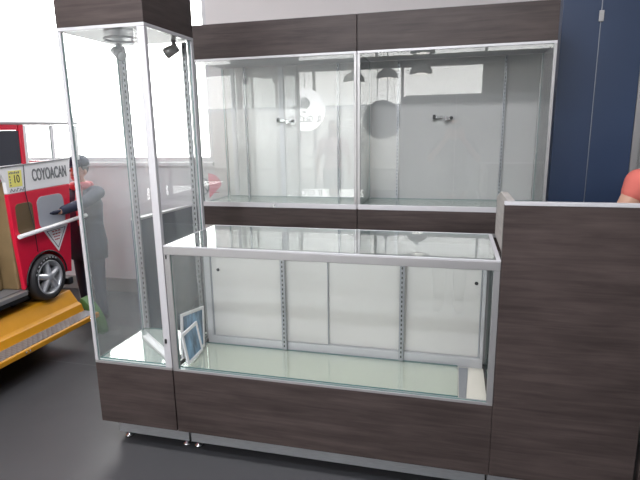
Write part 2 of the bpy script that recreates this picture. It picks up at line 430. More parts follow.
# ------------------------------------------------------------------ low glass counter
C0, C1, CF, CB, CT = -1.218, .184, 1.95, 2.45, 1.055
c = thing('display_counter', 'low glass display counter with wood base between the tower and the wood desk', 'display counter')
plinth_and_feet(c, C0+.004, C1-.004, CF+.105, CB-.03, [(C0+.03, CF+.13), (C1-.06, CF+.13), (C0+.03, CB-.08), (C1-.06, CB-.08), (-.5, CB-.08)])
bx('base_box', M['wood'], c, C0, C1, CF, CB, .157, G0, .0015)
bx('bottom_frame', M['alu'], c, C0, C1, CF, CF+.022, G0, G0+.011, .001)
bx('shelf_board', M['cream'], c, C0+.02, C1-.02, CF+.023, 2.262, G0+.0002, G0+.006)
gl('shelf_glass', c, C0+.022, .052, CF+.025, 2.258, G0+.0065, G0+.0145, 'mirror_floor', 'greenish glass sheet on the counter floor')
prism_b = bm_new(); prism(prism_b, [(.056, CF+.026), (.085, CF+.026), (.098, 2.25), (.056, 2.25)], G0+.0065, G0+.009, 'z')
link('shelf_strip', prism_b, M['slot'], c, label='dark grey tapering strip beside the glass sheet')
bx('door_track', M['aluw'], c, C0+.024, C1-.024, 2.264, 2.30, G0+.0002, G0+.05, .001)
bx('door_track', M['aluw'], c, C0+.024, C1-.024, 2.264, 2.30, CT-.05, CT-.012, .001)
bx('door_jamb', M['aluw'], c, C0+.024, C0+.056, 2.266, 2.30, G0+.0505, CT-.0505, .001)
bx('door_jamb', M['aluw'], c, C1-.039, C1-.024, 2.266, 2.30, G0+.0505, CT-.0505, .001)
for (x0, x1, y, hx) in ((C0+.057, -.56, 2.272, -1.12), (-.60, C1-.040, 2.283, .118)):
    sd = bx('sliding_door', M['offwhite'], c, x0, x1, y, y+.008, G0+.052, CT-.052, .001)
    link('finger_knob', lathe(bm_new(), [(.008, 0), (.008, .003), (.005, .004)], (hx, y-.0002, .868), (0, -1, 0), 14), M['black'], sd)
    bx('door_edge', M['slot'], sd, x0 if hx < -.5 else x1-.006, x0+.006 if hx < -.5 else x1, y-.002, y-.0001, G0+.053, CT-.053)
bx('door_edge', M['slot'], c, -.5595, -.5545, 2.2715, 2.282, G0+.053, CT-.053)
for x in (-.775, -.205):
    bm = bm_new(); box(bm, x-.011, x+.011, 2.246, 2.262, G0+.016, CT-.012)
    for k in range(24):
        z = G0+.03+k*.0225; box(bm, x-.003, x+.003, 2.2453, 2.2462, z, z+.011, 1)
    link('shelf_upright', bm, [M['slot'], M['black']], c)
for (x0, x1, y0, y1) in ((C0, C0+.028, CF, CF+.022), (C1-.024, C1, CF, CF+.022), (C0, C0+.022, 2.30, 2.322), (C1-.022, C1, 2.30, 2.322)):
    bx('corner_post', M['alu'], c, x0, x1, y0, y1, G0+.0112, CT-.036, .0015)
# top frame: front rail, sides and back rail round the glass
bx('top_rail', M['alu'], c, C0, C1, CF-.002, CF+.022, CT-.035, CT-.001, .002)
bx('top_rail', M['alu'], c, C0, C1, CB-.022, CB, CT-.035, CT-.001, .002)
bx('top_rail', M['alu'], c, C0, C0+.018, CF+.0222, CB-.0222, CT-.035, CT-.001, .002)
bx('top_rail', M['alu'], c, C1-.018, C1, CF+.0222, CB-.0222, CT-.035, CT-.001, .002)
bx('back_panel', M['white'], c, C0+.002, C1-.002, CB-.012, CB-.002, G0+.001, CT-.036)
bx('top_lip', M['aluw'], c, C0, C1, CF-.002, CF+.007, CT-.0008, CT+.005, .001)
bx('top_lip', M['aluw'], c, C0, C1, CB-.008, CB, CT-.0008, CT+.005, .001)
bx('top_lip', M['aluw'], c, C0, C0+.008, CF+.0072, CB-.0082, CT-.0008, CT+.005, .001)
bx('top_lip', M['aluw'], c, C1-.016, C1, CF+.0072, CB-.0082, CT-.0008, CT+.005, .001)
gl('top_glass', c, C0+.009, C1-.017, CF+.008, CB-.009, CT-.0006, CT+.004, 'mirror_floor')
gl('front_glass', c, C0+.0285, C1-.0245, CF+.006, CF+.012, G0+.0115, CT-.036)
gl('side_glass', c, C0+.006, C0+.012, CF+.0225, 2.2995, G0+.001, CT-.036)
gl('side_glass', c, C1-.012, C1-.006, CF+.0225, 2.2995, G0+.001, CT-.036)
bx('lock', M['black'], c, C0+.008, C0+.014, CF-.004, CF-.0005, CT-.055, CT-.037, .001)

# two white framed pictures leaning on the left glass of the counter
def picture(name, label, y0, y1, h, tilt, lean, loc):
    o = thing(name, label, 'picture', loc, 0, 'framed pictures in the counter')
    o.rotation_euler = Quaternion((0, 1, 0), -lean).to_euler() if not tilt else (Quaternion((0, 1, 0), -lean) @ Quaternion((1, 0, 0), tilt)).to_euler()
    wd = y1-y0; bm = bm_new(); f = .014
    for (a, b, z_0, z_1) in ((0, wd, 0, f), (0, wd, h-f, h), (0, f, f, h-f), (wd-f, wd, f, h-f)):
        box(bm, -.004, .004, a, b, z_0, z_1)
    link('frame', bm, M['paper'], o)
    bx('print', M['photo'], o, -.003, .0015, f-.001, wd-f+.001, f-.001, h-f+.001)
    return o
picture('framed_picture', 'white framed blue picture leaning on another at the left end of the counter', 0, .15, .155, .07, .12, (-1.160, 1.985, G0+.0165))
picture('framed_picture', 'white framed picture half hidden behind the front one, against the left glass', 0, .22, .205, -.16, .05, (-1.188, 1.985, G0+.050))

# ------------------------------------------------------------------ wood desk at the right
D0, D1, DT = .197, .704, 1.279
dk = thing('reception_desk', 'wide wood panelled desk front, higher than the glass counter', 'desk')
bx('front_panel', M['wood'], dk, D0-.012, D1, CF, CF+.03, .157, DT-.012, .0012)
prism_b = bm_new(); prism(prism_b, [(CF+.0302, 1.057), (2.452, 1.057), (2.452, 1.236), (2.27, DT-.001), (CF+.0302, DT-.001)], D0, D0+.028, 'x')
link('side_panel', prism_b, M['wood_glare'], dk, label='pale side panel with clipped rear corner', bevel=.0015)
bx('top_edge', M['aluw'], dk, D0-.012, D1, CF-.001, CF+.031, DT-.0119, DT, .001, 'white edge strip along the top')
bx('worktop', M['wood'], dk, D0+.029, D1, CF+.031, 2.45, .98, 1.005)
bx('side_panel', M['wood'], dk, D0+.001, D0+.027, CF+.031, 2.45, .157, .979)
plinth_and_feet(dk, D0-.008, D1-.002, CF+.105, 2.44, [(D0+.03, CF+.13), (D1-.04, CF+.13)])
d2 = thing('reception_desk', 'wood panelled desk unit cut off by the right edge, past a dark gap', 'desk')
bx('front_panel', M['wood'], d2, D1+.017, 1.5, CF, CF+.03, .157, DT-.012, .0012)
bx('top_edge', M['aluw'], d2, D1+.017, 1.5, CF-.001, CF+.031, DT-.0119, DT, .001)
bx('side_panel', M['black'], d2, D1+.019, D1+.04, CF+.031, 2.45, .157, .979)
bx('worktop', M['wood'], d2, D1+.041, 1.5, CF+.031, 2.45, .98, 1.005)
plinth_and_feet(d2, D1+.02, 1.5, CF+.105, 2.44, [(D1+.06, CF+.13), (1.46, CF+.13)])

# ------------------------------------------------------------------ rear display cabinets
RF, RB = 3.03, 3.47
RZ0, RZ1, RG, RH = .945, 1.067, 1.975, 2.172
def cabinet(x0, x1, label, ups, glass, post_refl, board='white'):
    o = thing('wall_display_cabinet', label, 'display cabinet', group='glass wall cabinets')
    bx('lower_box', M['wood'], o, x0+.002, x1-.002, RF+.03, RB, .10, RZ0-.022)
    bx('plinth', M['plinth'], o, x0+.02, x1-.02, RF+.08, RB-.03, 0, .0995)
    bx('edge_strip', M['alu'], o, x0, x1, RF, RB, RZ0-.0215, RZ0-.001)
    bx('base_box', M['wood'], o, x0, x1, RF, RB, RZ0, RZ1, .0015)
    bx('bottom_rail', M['aluw'], o, x0, x1, RF, RF+.018, RZ1+.0002, RZ1+.030, .0015)
    bx('shelf_board', M['shelf'], o, x0+.008, x1-.008, RF+.0185, RB-.03, RZ1+.0002, RZ1+.012)
    gl('shelf_glass', o, x0+.01, x1-.01, RF+.02, RB-.032, RZ1+.0125, RZ1+.019, 'glass_top')
    bx('top_rail', M['aluw'], o, x0, x1, RF, RF+.018, RG-.014, RG-.0005, .001)
    bx('top_board', M['aluw'], o, x0+.002, x1-.002, RF+.0185, RB-.03, RG-.012, RG-.0005)
    bx('header_box', M['wood'], o, x0, x1, RF, RB, RG, RH, .0015)
    for (xa, xb) in ((x0, x0+.016), (x1-.016, x1)):
        bx('corner_post', M['alu'], o, xa, xb, RF, RF+.018, RZ1+.0305, RG-.0145, .001)
        bx('corner_post', M['alu'], o, xa, xb, RB-.028, RB-.012, RZ1+.0205, RG-.0125, .001)
    gl('front_glass', o, x0+.0165, x1-.0165, RF+.006, RF+.012, RZ1+.0305, RG-.0145, glass)
    gl('side_glass', o, x0+.004, x0+.010, RF+.0185, RB-.0285, RZ1+.0195, RG-.0125)
    gl('side_glass', o, x1-.010, x1-.004, RF+.0185, RB-.0285, RZ1+.0195, RG-.0125)
    xm = (x0+x1)/2
    for (xa, xb, y) in ((x0+.017, xm+.03, RB-.022), (xm+.031, x1-.017, RB-.0215)):
        dpan = bx('sliding_door', M[board], o, xa, xb, y, y+.006, RZ1+.013, RG-.0125)
    for xs in post_refl:  # white strips paint in the reflected tower posts
        bx('stile_or_reflection', M['bwhite'], o, xs-.018, xs+.018, RB-.028, RB-.0225, RZ1+.02, RG-.013, .001)
    for x in ups:
        bm = bm_new(); box(bm, x-.008, x+.008, RB-.045, RB-.032, RZ1+.0195, RG-.0125)
        for k in range(38):
            z = RZ1+.04+k*.0225; box(bm, x-.0025, x+.0025, RB-.0456, RB-.0448, z, z+.011, 1)
        link('shelf_upright', bm, [M['slot'], M['black']], o)
    lx = xm-.012
    bm = bm_new()
    box(bm, lx-.10, lx-.082, RB-.052, RB-.03, 1.595, 1.622, 1)
    box(bm, lx-.081, lx-.045, RB-.044, RB-.03, 1.600, 1.612)
    box(bm, lx-.03, lx+.02, RB-.046, RB-.03, 1.588, 1.606)
    lathe(bm, [(.014, 0), (.014, .022), (.010, .026)], (lx-.02, RB-.046, 1.597), (0, -1, 0), 16)
    lathe(bm, [(.011, 0), (.011, .018)], (lx+.015, RB-.046, 1.600), (0, -1, 0), 16, 1)
    link('door_lock', bm, [M['steel'], M['black']], o, label='small chrome and black lock on the back doors')
    return o
cl = cabinet(-1.583, -.556, 'left of the two glass wall cabinets with wood bands above and below', (-1.41, -.754), 'glass_veiled', (-1.507, -1.153))
cr = cabinet(-.552, .498, 'right of the two glass wall cabinets, touching the navy wall', (-.359, .285), 'glass', (), 'greyboard')
bm = bm_new(); box(bm, -1.085, -1.071, RF-.010, RF-.0005, RZ1+.001, RZ1+.022); link('ratchet_lock', bm, M['steel'], cl)

# ------------------------------------------------------------------ low navy partition, poster, sign on the far wall
p0 = Vector((-1.868, 2.75, 0)); p1 = Vector((-2.31, 4.235, 0)); pd = (p1-p0)
pang = math.atan2(-pd.x, pd.y)
pt = thing('partition', 'low navy partition with a white top edge standing behind the tower', 'partition', p0, pang)
PH = .99
prism_b = bm_new(); prism(prism_b, [(0, 0), (pd.length-.02, 0), (pd.length-.02, .872), (0, 1.014)], -.05, 0, 'x')
link('panel', prism_b, M['navyd'], pt)
prism_b = bm_new(); prism(prism_b, [(0, 1.0142), (pd.length-.02, .8722), (pd.length-.02, .885), (0, 1.027)], -.052, .003, 'x')
link('top_edge', prism_b, M['bwhite'], pt, label='thin white top edge')
ps = thing('poster', 'pink rounded poster on the grey low wall', 'poster', (-2.136, YB, .945))
prism_b = bm_new(); prism(prism_b, [(0, 0)]+[(.125*math.cos(a), .12+.105*math.sin(a)) for a in [k*PI/2/8 for k in range(9)]]+[(0, .225)], -.002, 0, 'y')
link('sheet', prism_b, M['pinkp'], ps)
for k in range(4):
    bx('text_line', M['inkred'], ps, .02, .10-.012*(k % 2), -.003, -.0021, .05+.033*k, .056+.033*k)
rs = thing('round_sign', 'small round grey sign with a slash beside the pink poster', 'sign', (-2.185, YB-.003, 1.053))
bm = bm_new()
rg = [(.05*math.cos(2*PI*k/28), 0, .07*math.sin(2*PI*k/28)) for k in range(29)]
tube(bm, rg, .0045, 6)
link('ring', bm, M['inkg'], rs)
bm = bm_new(); tube(bm, [(-.034, 0, .045), (.034, 0, -.045)], .0045, 6); tube(bm, [(-.02, 0, -.02), (0, 0, .01), (.015, 0, .022)], .004, 6)
link('slash', bm, M['inkg'], rs)

# ------------------------------------------------------------------ ride: red and white bus on a yellow platform
A3 = math.radians(3)
BO = Vector((-2.72, 2.73, 0))
# local frame of the ride: +x = outward (towards the counters), +y = along the bus (away from the camera)
ride = thing('kiddie_ride', 'red and white bus ride on a yellow platform with tread plate step', 'ride', BO, A3)
# --- platform
S0, S1 = -1.75, .37
ra = math.radians(-3.2)
def prot(o): o.rotation_euler = (0, 0, ra); return o
bm = bm_new()
prism(bm, [(-.95, .06), (-.32, .06), (-.32, .19), (.16, .20), (.205, .205), (.205, .238), (.195, .243), (.075, .243), (.060, .297), (.03, .312), (-.03, .40), (-.95, .40)], S0, S1, 'y')
prot(link('platform', bm, M['yellow'], ride, bevel=.006))
prot(bx('step_plate', M['tread'], ride, .082, .192, S0+.02, S1-.012, .2435, .249, .001))
prot(bx('platform_base', M['black'], ride, -.85, -.36, S0+.1, S1-.1, 0, .06))
for y in (-.32, -.29, .27):
    prot(link('platform_bolt', lathe(bm_new(), [(.006, 0), (.006, .004)], (.204, y, .225), (1, 0, 0), 10), M['steel'], ride))
# --- body shell: side wall with openings is assembled from a frame of prisms
BW = .78          # bus width
YN = -1.6         # front end, outside the picture
def yend(z): return .40+(z-.5)*.135      # slanting rear end
def wallpoly(pts, x0, x1, m, name, label=None, par=ride, bev=.004):
    b = bm_new(); prism(b, pts, x0, x1, 'x'); return link(name, b, m, par, label=label, bevel=bev)
def arch(n=14):
    cy, cz, r = .152, .552, .192
    return [(cy+r*math.cos(a), cz+r*math.sin(a)) for a in [PI*k/n for k in range(n+1)]]
ar = arch()
ZS = .535
# red lower side behind the door (door opening at y -.72 .. -.09)
def ydoor(z): return -.098+(z-1.17)*(-.03/.62)*-1 if z < 1.17 else -.098
red = [(-.062, ZS)]+[(y, z) for (y, z) in ar[::-1]]+[(yend(ZS), ZS), (yend(1.18), 1.18), (-.094, 1.172), (-.088, .95)]
wallpoly(red, -.03, 0, M['red'], 'side_panel')
fl = [(YN, ZS), (-.74, ZS), (-.74, 1.172), (YN, 1.172)]
wallpoly(fl, -.03, 0, M['red'], 'side_panel')
wallpoly([(YN, 1.174), (-.74, 1.174), (-.74, 1.345), (YN, 1.345)], -.03, 0, M['bwhite'], 'side_panel')
wallpoly([(-.62, 1.30), (-.125, 1.30), (-.098, 1.25), (-.094, 1.1735), (yend(1.18), 1.1815), (yend(1.36)+.01, 1.362), (-.62, 1.345)], -.028, .001, M['bwhite'], 'sign_band', 'white band above the red side')
# seam moulding
bm = bm_new(); tube(bm, [(.004, -1.3, 1.325), (.004, -.13, 1.345), (.004, .52, 1.364)], .004, 6); link('seam', bm, M['inkg'], ride)
bm = bm_new(); tube(bm, [(.003, .066, 1.345), (.003, .05, 1.17), (.003, .085, .95), (.003, .09, .76)], .0025, 6); link('panel_joint', bm, M['ink'], ride)
# upper cabin: posts, roof
def upost(y0, y1, z0=1.347, z1=1.60, m='bwhite', name='window_post'):
    wallpoly([(y0, z0), (y1, z0), (y1+.012, z1), (y0+.012, z1)], -.03, -.002, M[m], name)
upost(.10, .128); upost(.372, .388); upost(.60, .645)
wallpoly([(-.70, 1.347), (-.60, 1.347), (-.60, 1.59), (-.70, 1.59)], -.03, -.002, M['red'], 'window_post')
wallpoly([(YN, 1.57), (.065, 1.57), (.065, 1.605), (YN, 1.605)], -.03, -.001, M['red'], 'window_trim')
wallpoly([(.068, 1.347), (.098, 1.347), (.112, 1.605), (.078, 1.605)], -.03, .0, M['red'], 'window_trim')
wallpoly([(-.60, 1.347), (.066, 1.347), (.078, 1.568), (-.60, 1.568)], -.02, -.008, M['wdark'], 'window', 'dark window with red trim')
b = pane(-.016, -.012, .13, .37, 1.366, 1.598); link('window', b, [M['glass'], M['edge']], ride, label='clear window')
b = pane(-.016, -.012, .427, .60, 1.366, 1.598); link('window', b, [M['glass'], M['edge']], ride, label='clear window')
bm = bm_new(); prism(bm, [(-.0, 1.605), (.012, 1.62), (-.02, 1.66), (-.12, 1.70), (-BW+.12, 1.70), (-BW+.02, 1.66), (-BW-.012, 1.62), (-BW, 1.605)], YN, .66, 'y')
link('roof', bm, M['bwhite'], ride, bevel=.006)
# far side, rear end, floor, seat
wallpoly([(YN, ZS), (.40, ZS), (yend(1.18), 1.345), (YN, 1.345)], -BW, -BW+.03, M['red'], 'side_panel')
for y in (-1.5, -.7, .1, .58): wallpoly([(y, 1.346), (y+.04, 1.346), (y+.04, 1.604), (y, 1.604)], -BW, -BW+.03, M['bwhite'], 'window_post')
bm = bm_new(); prism(bm, [(yend(ZS)-.03, ZS), (yend(ZS), ZS), (yend(1.35), 1.35), (yend(1.35)-.03, 1.35)], -BW+.031, -.031, 'x'); link('rear_panel', bm, M['red'], ride)
bx('cabin_floor', M['greyfloor'], ride, -BW+.031, -.031, YN, yend(ZS)-.06, .50, .535)
bx('seat_back', M['brown'], ride, -BW+.04, -.035, -.08, -.03, .536, 1.25, .01)
bx('seat', M['brown'], ride, -BW+.04, -.14, -.45, -.09, .536, .78, .015)
bx('inner_wall', M['brown'], ride, -BW+.031, -BW+.045, YN, .3, .536, 1.34)
# door sill
bm = bm_new(); box(bm, -.03, .012, -.90, -.055, .50, .530, 0); link('door_sill', bm, M['alu'], ride, bevel=.004)
bx('skirt', M['black'], ride, -.03, .002, -1.5, -.05, .472, .4995)
bx('gap_shade', M['black'], ride, -BW+.1, -.16, -1.5, -.05, .402, .4995)  # black block put in as the shade of the gap under the bus
# windows on the red side
wallpoly(rounded(-.052, .098, .905, 1.105, .03), -.002, .0022, M['wbrown'], 'side_window', 'brown side window')
wallpoly(rounded(.140, .405, .90, 1.125, .05), -.002, .0022, M['wgrey'], 'side_window', 'pale grey side window')
# white hand rail
bm = bm_new(); tube(bm, [(.03, -.085, .898), (.032, .2, .909), (.03, .60, .928)], .0145, 12); link('hand_rail', bm, M['bwhite'], ride)
for y, z in ((.06, .904), (.44, .921)): link('rail_bracket', tube(bm_new(), [(-.002, y, z), (.03, y, z)], .006, 8), M['ink'], ride)
# triangle notice
tri = wallpoly([(.165, .893), (.418, .893), (.292, .715)], 0, .003, M['paper'], 'triangle_sign', 'white triangular notice', bev=0)
def inset(pts, k):
    cx = sum(p[0] for p in pts)/3; cy = sum(p[1] for p in pts)/3
    return [(cx+(p[0]-cx)*k, cy+(p[1]-cy)*k) for p in pts]
TP = [(.165, .893), (.418, .893), (.292, .715)]
bm = bm_new(); o_, i_ = inset(TP, .78), inset(TP, .70)
for k in range(3):
    q = [o_[k], o_[(k+1) % 3], i_[(k+1) % 3], i_[k]]
    prism(bm, q, .003, .0042, 'x')
link('sign_border', bm, M['inkg'], tri)
bm = bm_new()
for k, (a, b2) in enumerate(((.245, .34), (.25, .335), (.26, .325), (.268, .318))):
    for j in range(3):
        w_ = (b2-a)/3; box(bm, .003, .0042, a+w_*j, a+w_*(j+.75), .862-k*.02, .870-k*.02)
link('sign_lettering', bm, M['inkred'], tri)
# lettering on the white band: text plane of the side, x outward
SIDE = Matrix(((0, 0, 1, 0), (1, 0, 0, 0), (0, 1, 0, 0), (0, 0, 0, 1)))
def side(y, z, x=.0015, rot=0.): return Matrix.Translation((x, y, z)) @ SIDE @ Matrix.Rotation(rot, 4, 'Z')
text_mesh('route_lettering', 'COYOACAN', .112, M['inkg'], ride, side(.300, 1.272, .0025, .01), .53, .001, bold=.002)
pl = wallpoly([(-.075, 1.215), (.035, 1.215), (.040, 1.318), (-.070, 1.318)], .001, .003, M['plate'], 'route_plate', 'yellow number plate')
text_mesh('plate_number', '10', .072, M['ink'], pl, side(-.010, 1.262, .0035), .8, .0008)
bm = bm_new(); random.seed(3)
for k in range(6): box(bm, .003, .004, -.066+.015*k, -.057+.015*k, 1.298, 1.298+.010+.004*(k % 2))
for k in range(4): box(bm, .003, .004, -.066, -.058, 1.222+.018*k, 1.232+.018*k)
link('plate_marks', bm, M['inkg'], pl)
bm = bm_new()
for k in range(5):
    y = -.072+.026*k
    tube(bm, [(.0025, y, 1.185), (.0025, y+.012, 1.206-.006*(k % 2)), (.0025, y+.022, 1.188+.006*(k % 3))], .0018, 5)
link('band_scribble', bm, M['inkg'], ride)
# wheel
def wheel(par, y, z, x, r=.163):
    o = bpy.data.objects.new('wheel', None); COL.objects.link(o); o.parent = par; o.location = (x, y, z)
    b = bm_new(); lathe(b, [(r*.62, -.10), (r*.90, -.10), (r, -.085), (r, -.02), (r*.95, 0), (r*.80, .006), (r*.76, 0), (r*.74, -.03), (r*.62, -.06)], (0, 0, 0), (1, 0, 0), 40)
    ty = link('tyre', b, M['rubber'], o)
    b = bm_new(); n_ = 30
    for k in range(n_):
        a = 2*PI*k/n_
        if 20 < math.degrees(a) % 360 < 175:
            pass
    for k in range(9):                                   # white maker's marks moulded round the tyre top
        a = math.radians(62+12*k); c_, s_ = math.cos(a), math.sin(a)
        for rr0, rr1 in ((.845, .895),):
            vs = []
            for (rr, da) in ((rr0, -.05), (rr1, -.05), (rr1, .05), (rr0, .05)):
                vs.append(b.verts.new((.0068, r*rr*math.cos(a+da), r*rr*math.sin(a+da))))
            b.faces.new(vs)
    bmesh.ops.solidify(b, geom=b.faces[:], thickness=.0015)
    link('tyre_lettering', b, M['bwhite'], o)
    b = bm_new()
    ri = r*.745
    lathe(b, [(ri*.86, -.055), (ri, -.03), (ri, .002), (ri*.93, .004), (ri*.88, -.012), (ri*.86, -.055)], (0, 0, 0), (1, 0, 0), 40)
    lathe(b, [(ri*.30, -.05), (ri*.30, -.004), (ri*.22, .008), (ri*.10, .010)], (0, 0, 0), (1, 0, 0), 24)
    for k in range(5):
        a = 2*PI*k/5+.35; u = Vector((0, math.cos(a), math.sin(a))); w_ = Vector((0, -math.sin(a), math.cos(a)))
        pr = [(ri*.20, .034, -.003), (ri*.90, .030, -.014)]
        vs = []
        for (rr, hw, xx) in pr:
            for (sg, dz) in ((-1, 0), (-.45, .010), (.45, .010), (1, 0)):
                vs.append(b.verts.new(u*rr+w_*hw*sg*.62+Vector((xx+dz, 0, 0))))
            for sg in (1, -1): vs.append(b.verts.new(u*rr+w_*hw*sg*.62+Vector((xx-.03, 0, 0))))
        for i in range(6): b.faces.new((vs[i], vs[(i+1) % 6], vs[6+(i+1) % 6], vs[6+i]))
        b.faces.new(vs[:6][::-1]); b.faces.new(vs[6:])
    bmesh.ops.recalc_face_normals(b, faces=b.faces)
    link('rim', b, M['rimm'], o)
    b = bm_new(); lathe(b, [(ri*.86, -.075), (ri*.86, -.06)], (0, 0, 0), (1, 0, 0), 32); link('brake_drum', b, M['black'], o)
    return o
wheel(ride, .152, .5615, .022)
bm = bm_new(); pts = [(.004, .152+.196*math.cos(a), .552+.196*math.sin(a)) for a in [math.radians(3+k*174/16) for k in range(17)]]
tube(bm, pts, .006, 6); link('arch_trim', bm, M['black'], ride)
bm = bm_new(); prism(bm, [(.152+.19*math.cos(a), .552+.19*math.sin(a)) for a in [PI*k/14 for k in range(15)]]+[(-.05, .405), (.36, .405)], -.16, -.13, 'x')
link('wheel_well', bm, M['black'], ride)
bx('rear_bumper', M['black'], ride, -BW+.1, -.02, .385, .44, .43, .485, .01)

# ------------------------------------------------------------------ figures
def capsule(bm, a, b, ra_, rb_, seg=12):
    a, b = Vector(a), Vector(b)
    for p, r in ((a, ra_), (b, rb_)):
        s = bmesh.ops.create_uvsphere(bm, u_segments=seg, v_segments=8, radius=r)
        for v in s['verts']: v.co += p
    L_ = (b-a).length
    if L_ > 1e-5:
        q = Vector((0, 0, 1)).rotation_difference((b-a).normalized())
        s = bmesh.ops.create_cone(bm, cap_ends=True, segments=seg, radius1=ra_, radius2=rb_, depth=L_)
        for v in s['verts']: v.co = (a+b)/2+q@v.co
def ell(bm, c_, r, rot=None):
    s = bmesh.ops.create_uvsphere(bm, u_segments=18, v_segments=12, radius=1)
    for v in s['verts']:
        w_ = Vector((v.co.x*r[0], v.co.y*r[1], v.co.z*r[2]))
        if rot: w_ = rot@w_
        v.co = Vector(c_)+w_
def skinned(name, bm, m, parent, vox=.008, sm=4, label=None):
    o = link(name, bm, m, parent, label=label)
    r = o.modifiers.new('remesh', 'REMESH'); r.mode = 'VOXEL'; r.voxel_size = vox; r.use_smooth_shade = True
    s = o.modifiers.new('smooth', 'SMOOTH'); s.iterations = sm; s.factor = .5
    return o
def hand(bm, wrist, dirv, palm, side_, curl=.5, k=1.):
    """palm and five fingers; dirv = along the fingers, palm = palm normal, side_ = towards the thumb"""
    w_, d_, p_, s_ = Vector(wrist), Vector(dirv).normalized(), Vector(palm).normalized(), Vector(side_).normalized()
    for t_ in (-.028, -.01, .01, .028): capsule(bm, w_+s_*t_*.6*k+d_*.01*k, w_+s_*t_*k+d_*.085*k, .014*k, .012*k, 8)
    for t_, L_ in ((.03, .066), (.01, .075), (-.01, .070), (-.029, .054)):
        p = w_+s_*t_*k+d_*.088*k; a = curl*.6
        for i, f_ in enumerate((.45, .32, .23)):
            q = p+(d_*math.cos(a)+p_*math.sin(a))*L_*f_*k
            capsule(bm, p, q, (.0085-.001*i)*k, (.0078-.001*i)*k, 8); p = q; a += curl
    p = w_+s_*.028*k+d_*.025*k; q = p+(s_*.7+d_*.6+p_*.25*curl)*.036*k; r_ = q+(s_*.25+d_*.9+p_*.4*curl)*.030*k
    capsule(bm, p, q, .012*k, .010*k, 8); capsule(bm, q, r_, .010*k, .0085*k, 8)
def person(name, label, loc, rz, H, arms, seated=False, top='pinkc', bottom='jean', cat='person', sleeve=.6, hairlong=False, head_turn=0., hands=None, gloves=False):
    """faces local -y; H standing height; arms = two (elbow, wrist) pairs in local units of H, shoulder height .815"""
    o = thing(name, label, cat, loc, rz); h = H
    def V(x, y, z): return Vector((x*h, y*h, z*h))
    off = 0 if not seated else -.235
    hip = .53+off
    bm = bm_new(); top_bm = bm_new(); bot = bm_new()
    sh = .815+off
    # torso
    def torso(b, g, lo=hip):
        ell(b, V(0, 0, lo+.02), (.098*h+g, .07*h+g, .075*h+g)); ell(b, V(0, 0, lo+.11), (.085*h+g, .06*h+g, .09*h+g))
        ell(b, V(0, .003, lo+.215), (.102*h+g, .068*h+g, .10*h+g)); capsule(b, V(-.085, .004, sh-.012), V(.085, .004, sh-.012), .036*h+g, .036*h+g)
    torso(bm, 0); torso(top_bm, .008)
    capsule(bm, V(0, .004, sh), V(0, -.008, sh+.06), .034*h, .030*h)
    # head with face
    hc = V(0, -.012, sh+.115); tr_ = Matrix.Rotation(head_turn, 3, 'Z')
    ell(bm, hc+V(0, .006, .012), (.044*h, .054*h, .052*h)); ell(bm, hc+tr_@V(0, -.014, -.022), (.036*h, .040*h, .042*h))
    capsule(bm, hc+tr_@V(0, -.052, .004), hc+tr_@V(0, -.063, -.014), .005*h, .0085*h, 8)
    for s_ in (-1, 1):
        ell(bm, hc+tr_@V(.045*s_, .004, -.002), (.007*h, .012*h, .018*h))
        ell(bm, hc+tr_@V(.018*s_, -.048, .012), (.010*h, .008*h, .004*h))
    # legs
    for s_ in (-1, 1):
        if seated: K, An = V(.06*s_, -.24, hip-.005), V(.055*s_, -.235, hip-.245)
        else: K, An = V(.055*s_, -.008, .285), V(.05*s_, .008, .04)
        T_ = V(.05*s_, 0, hip)
        for b, g in ((bm, 0), (bot, .009)):
            capsule(b, T_, K, .052*h+g, .034*h+g); capsule(b, K, An, .034*h+g, .022*h+g*1.3)
        foot0 = Vector((An.x, An.y+.01*h, An.z-.018*h))
        capsule(bm, foot0, foot0+V(.008*s_, -.10, -.004), .024*h, .019*h)
    for s_ in (-1, 1):
        An = V(.055*s_, -.235, hip-.245) if seated else V(.05*s_, .008, .04)
        sb = bm_new(); f0 = Vector((An.x, An.y+.012*h, An.z-.016*h)); capsule(sb, f0, f0+V(.008*s_, -.104, -.004), .0285*h, .0235*h); capsule(sb, f0, f0+V(0, 0, .03), .028*h, .024*h)
        skinned('shoe', sb, M['black'], o, .009, 4)
    ell(bot, V(0, 0, hip), (.103*h+.009, .075*h+.009, .06*h))
    # arms
    for s_, (E_, W_) in zip((-1, 1), arms):
        S_ = V(.105*s_, .004, sh-.012); E_ = Vector(E_)*h; W_ = Vector(W_)*h
        E_.z += off*h; W_.z += off*h
        capsule(bm, S_, E_, .030*h, .023*h); capsule(bm, E_, W_, .024*h, .016*h)
        q = S_.lerp(E_, sleeve) if sleeve <= 1 else E_
        capsule(top_bm, S_, q, .036*h+.006, .030*h+.006)
        if sleeve > 1: capsule(top_bm, E_, E_.lerp(W_, sleeve-1), .029*h+.004, .022*h+.004)
        if hands: dv, pn, sv, cu = hands[0 if s_ < 0 else 1]
        else: dv, pn, sv, cu = (W_-E_).normalized(), Vector((-s_, 0, 0)), Vector((0, -1, 0)), .35
        if abs(Vector(dv).normalized().dot(Vector(sv).normalized())) > .8: sv = Vector(dv).orthogonal()
        hand(bm, W_, dv, pn, sv, cu, h/1.7)
        if gloves:
            gb = bm_new(); hand(gb, W_, dv, pn, sv, cu, h/1.7*1.06); skinned('glove', gb, M['navyc'], o, .006, 3)
    skinned('body', bm, M['skin'], o, max(.0062, .0045*h))
    skinned('shirt', top_bm, M[top], o, .010, 6)
    skinned('trousers', bot, M[bottom], o, .010, 6)
    hb = bm_new(); ell(hb, hc+V(0, .014, .022), (.050*h, .056*h, .052*h))
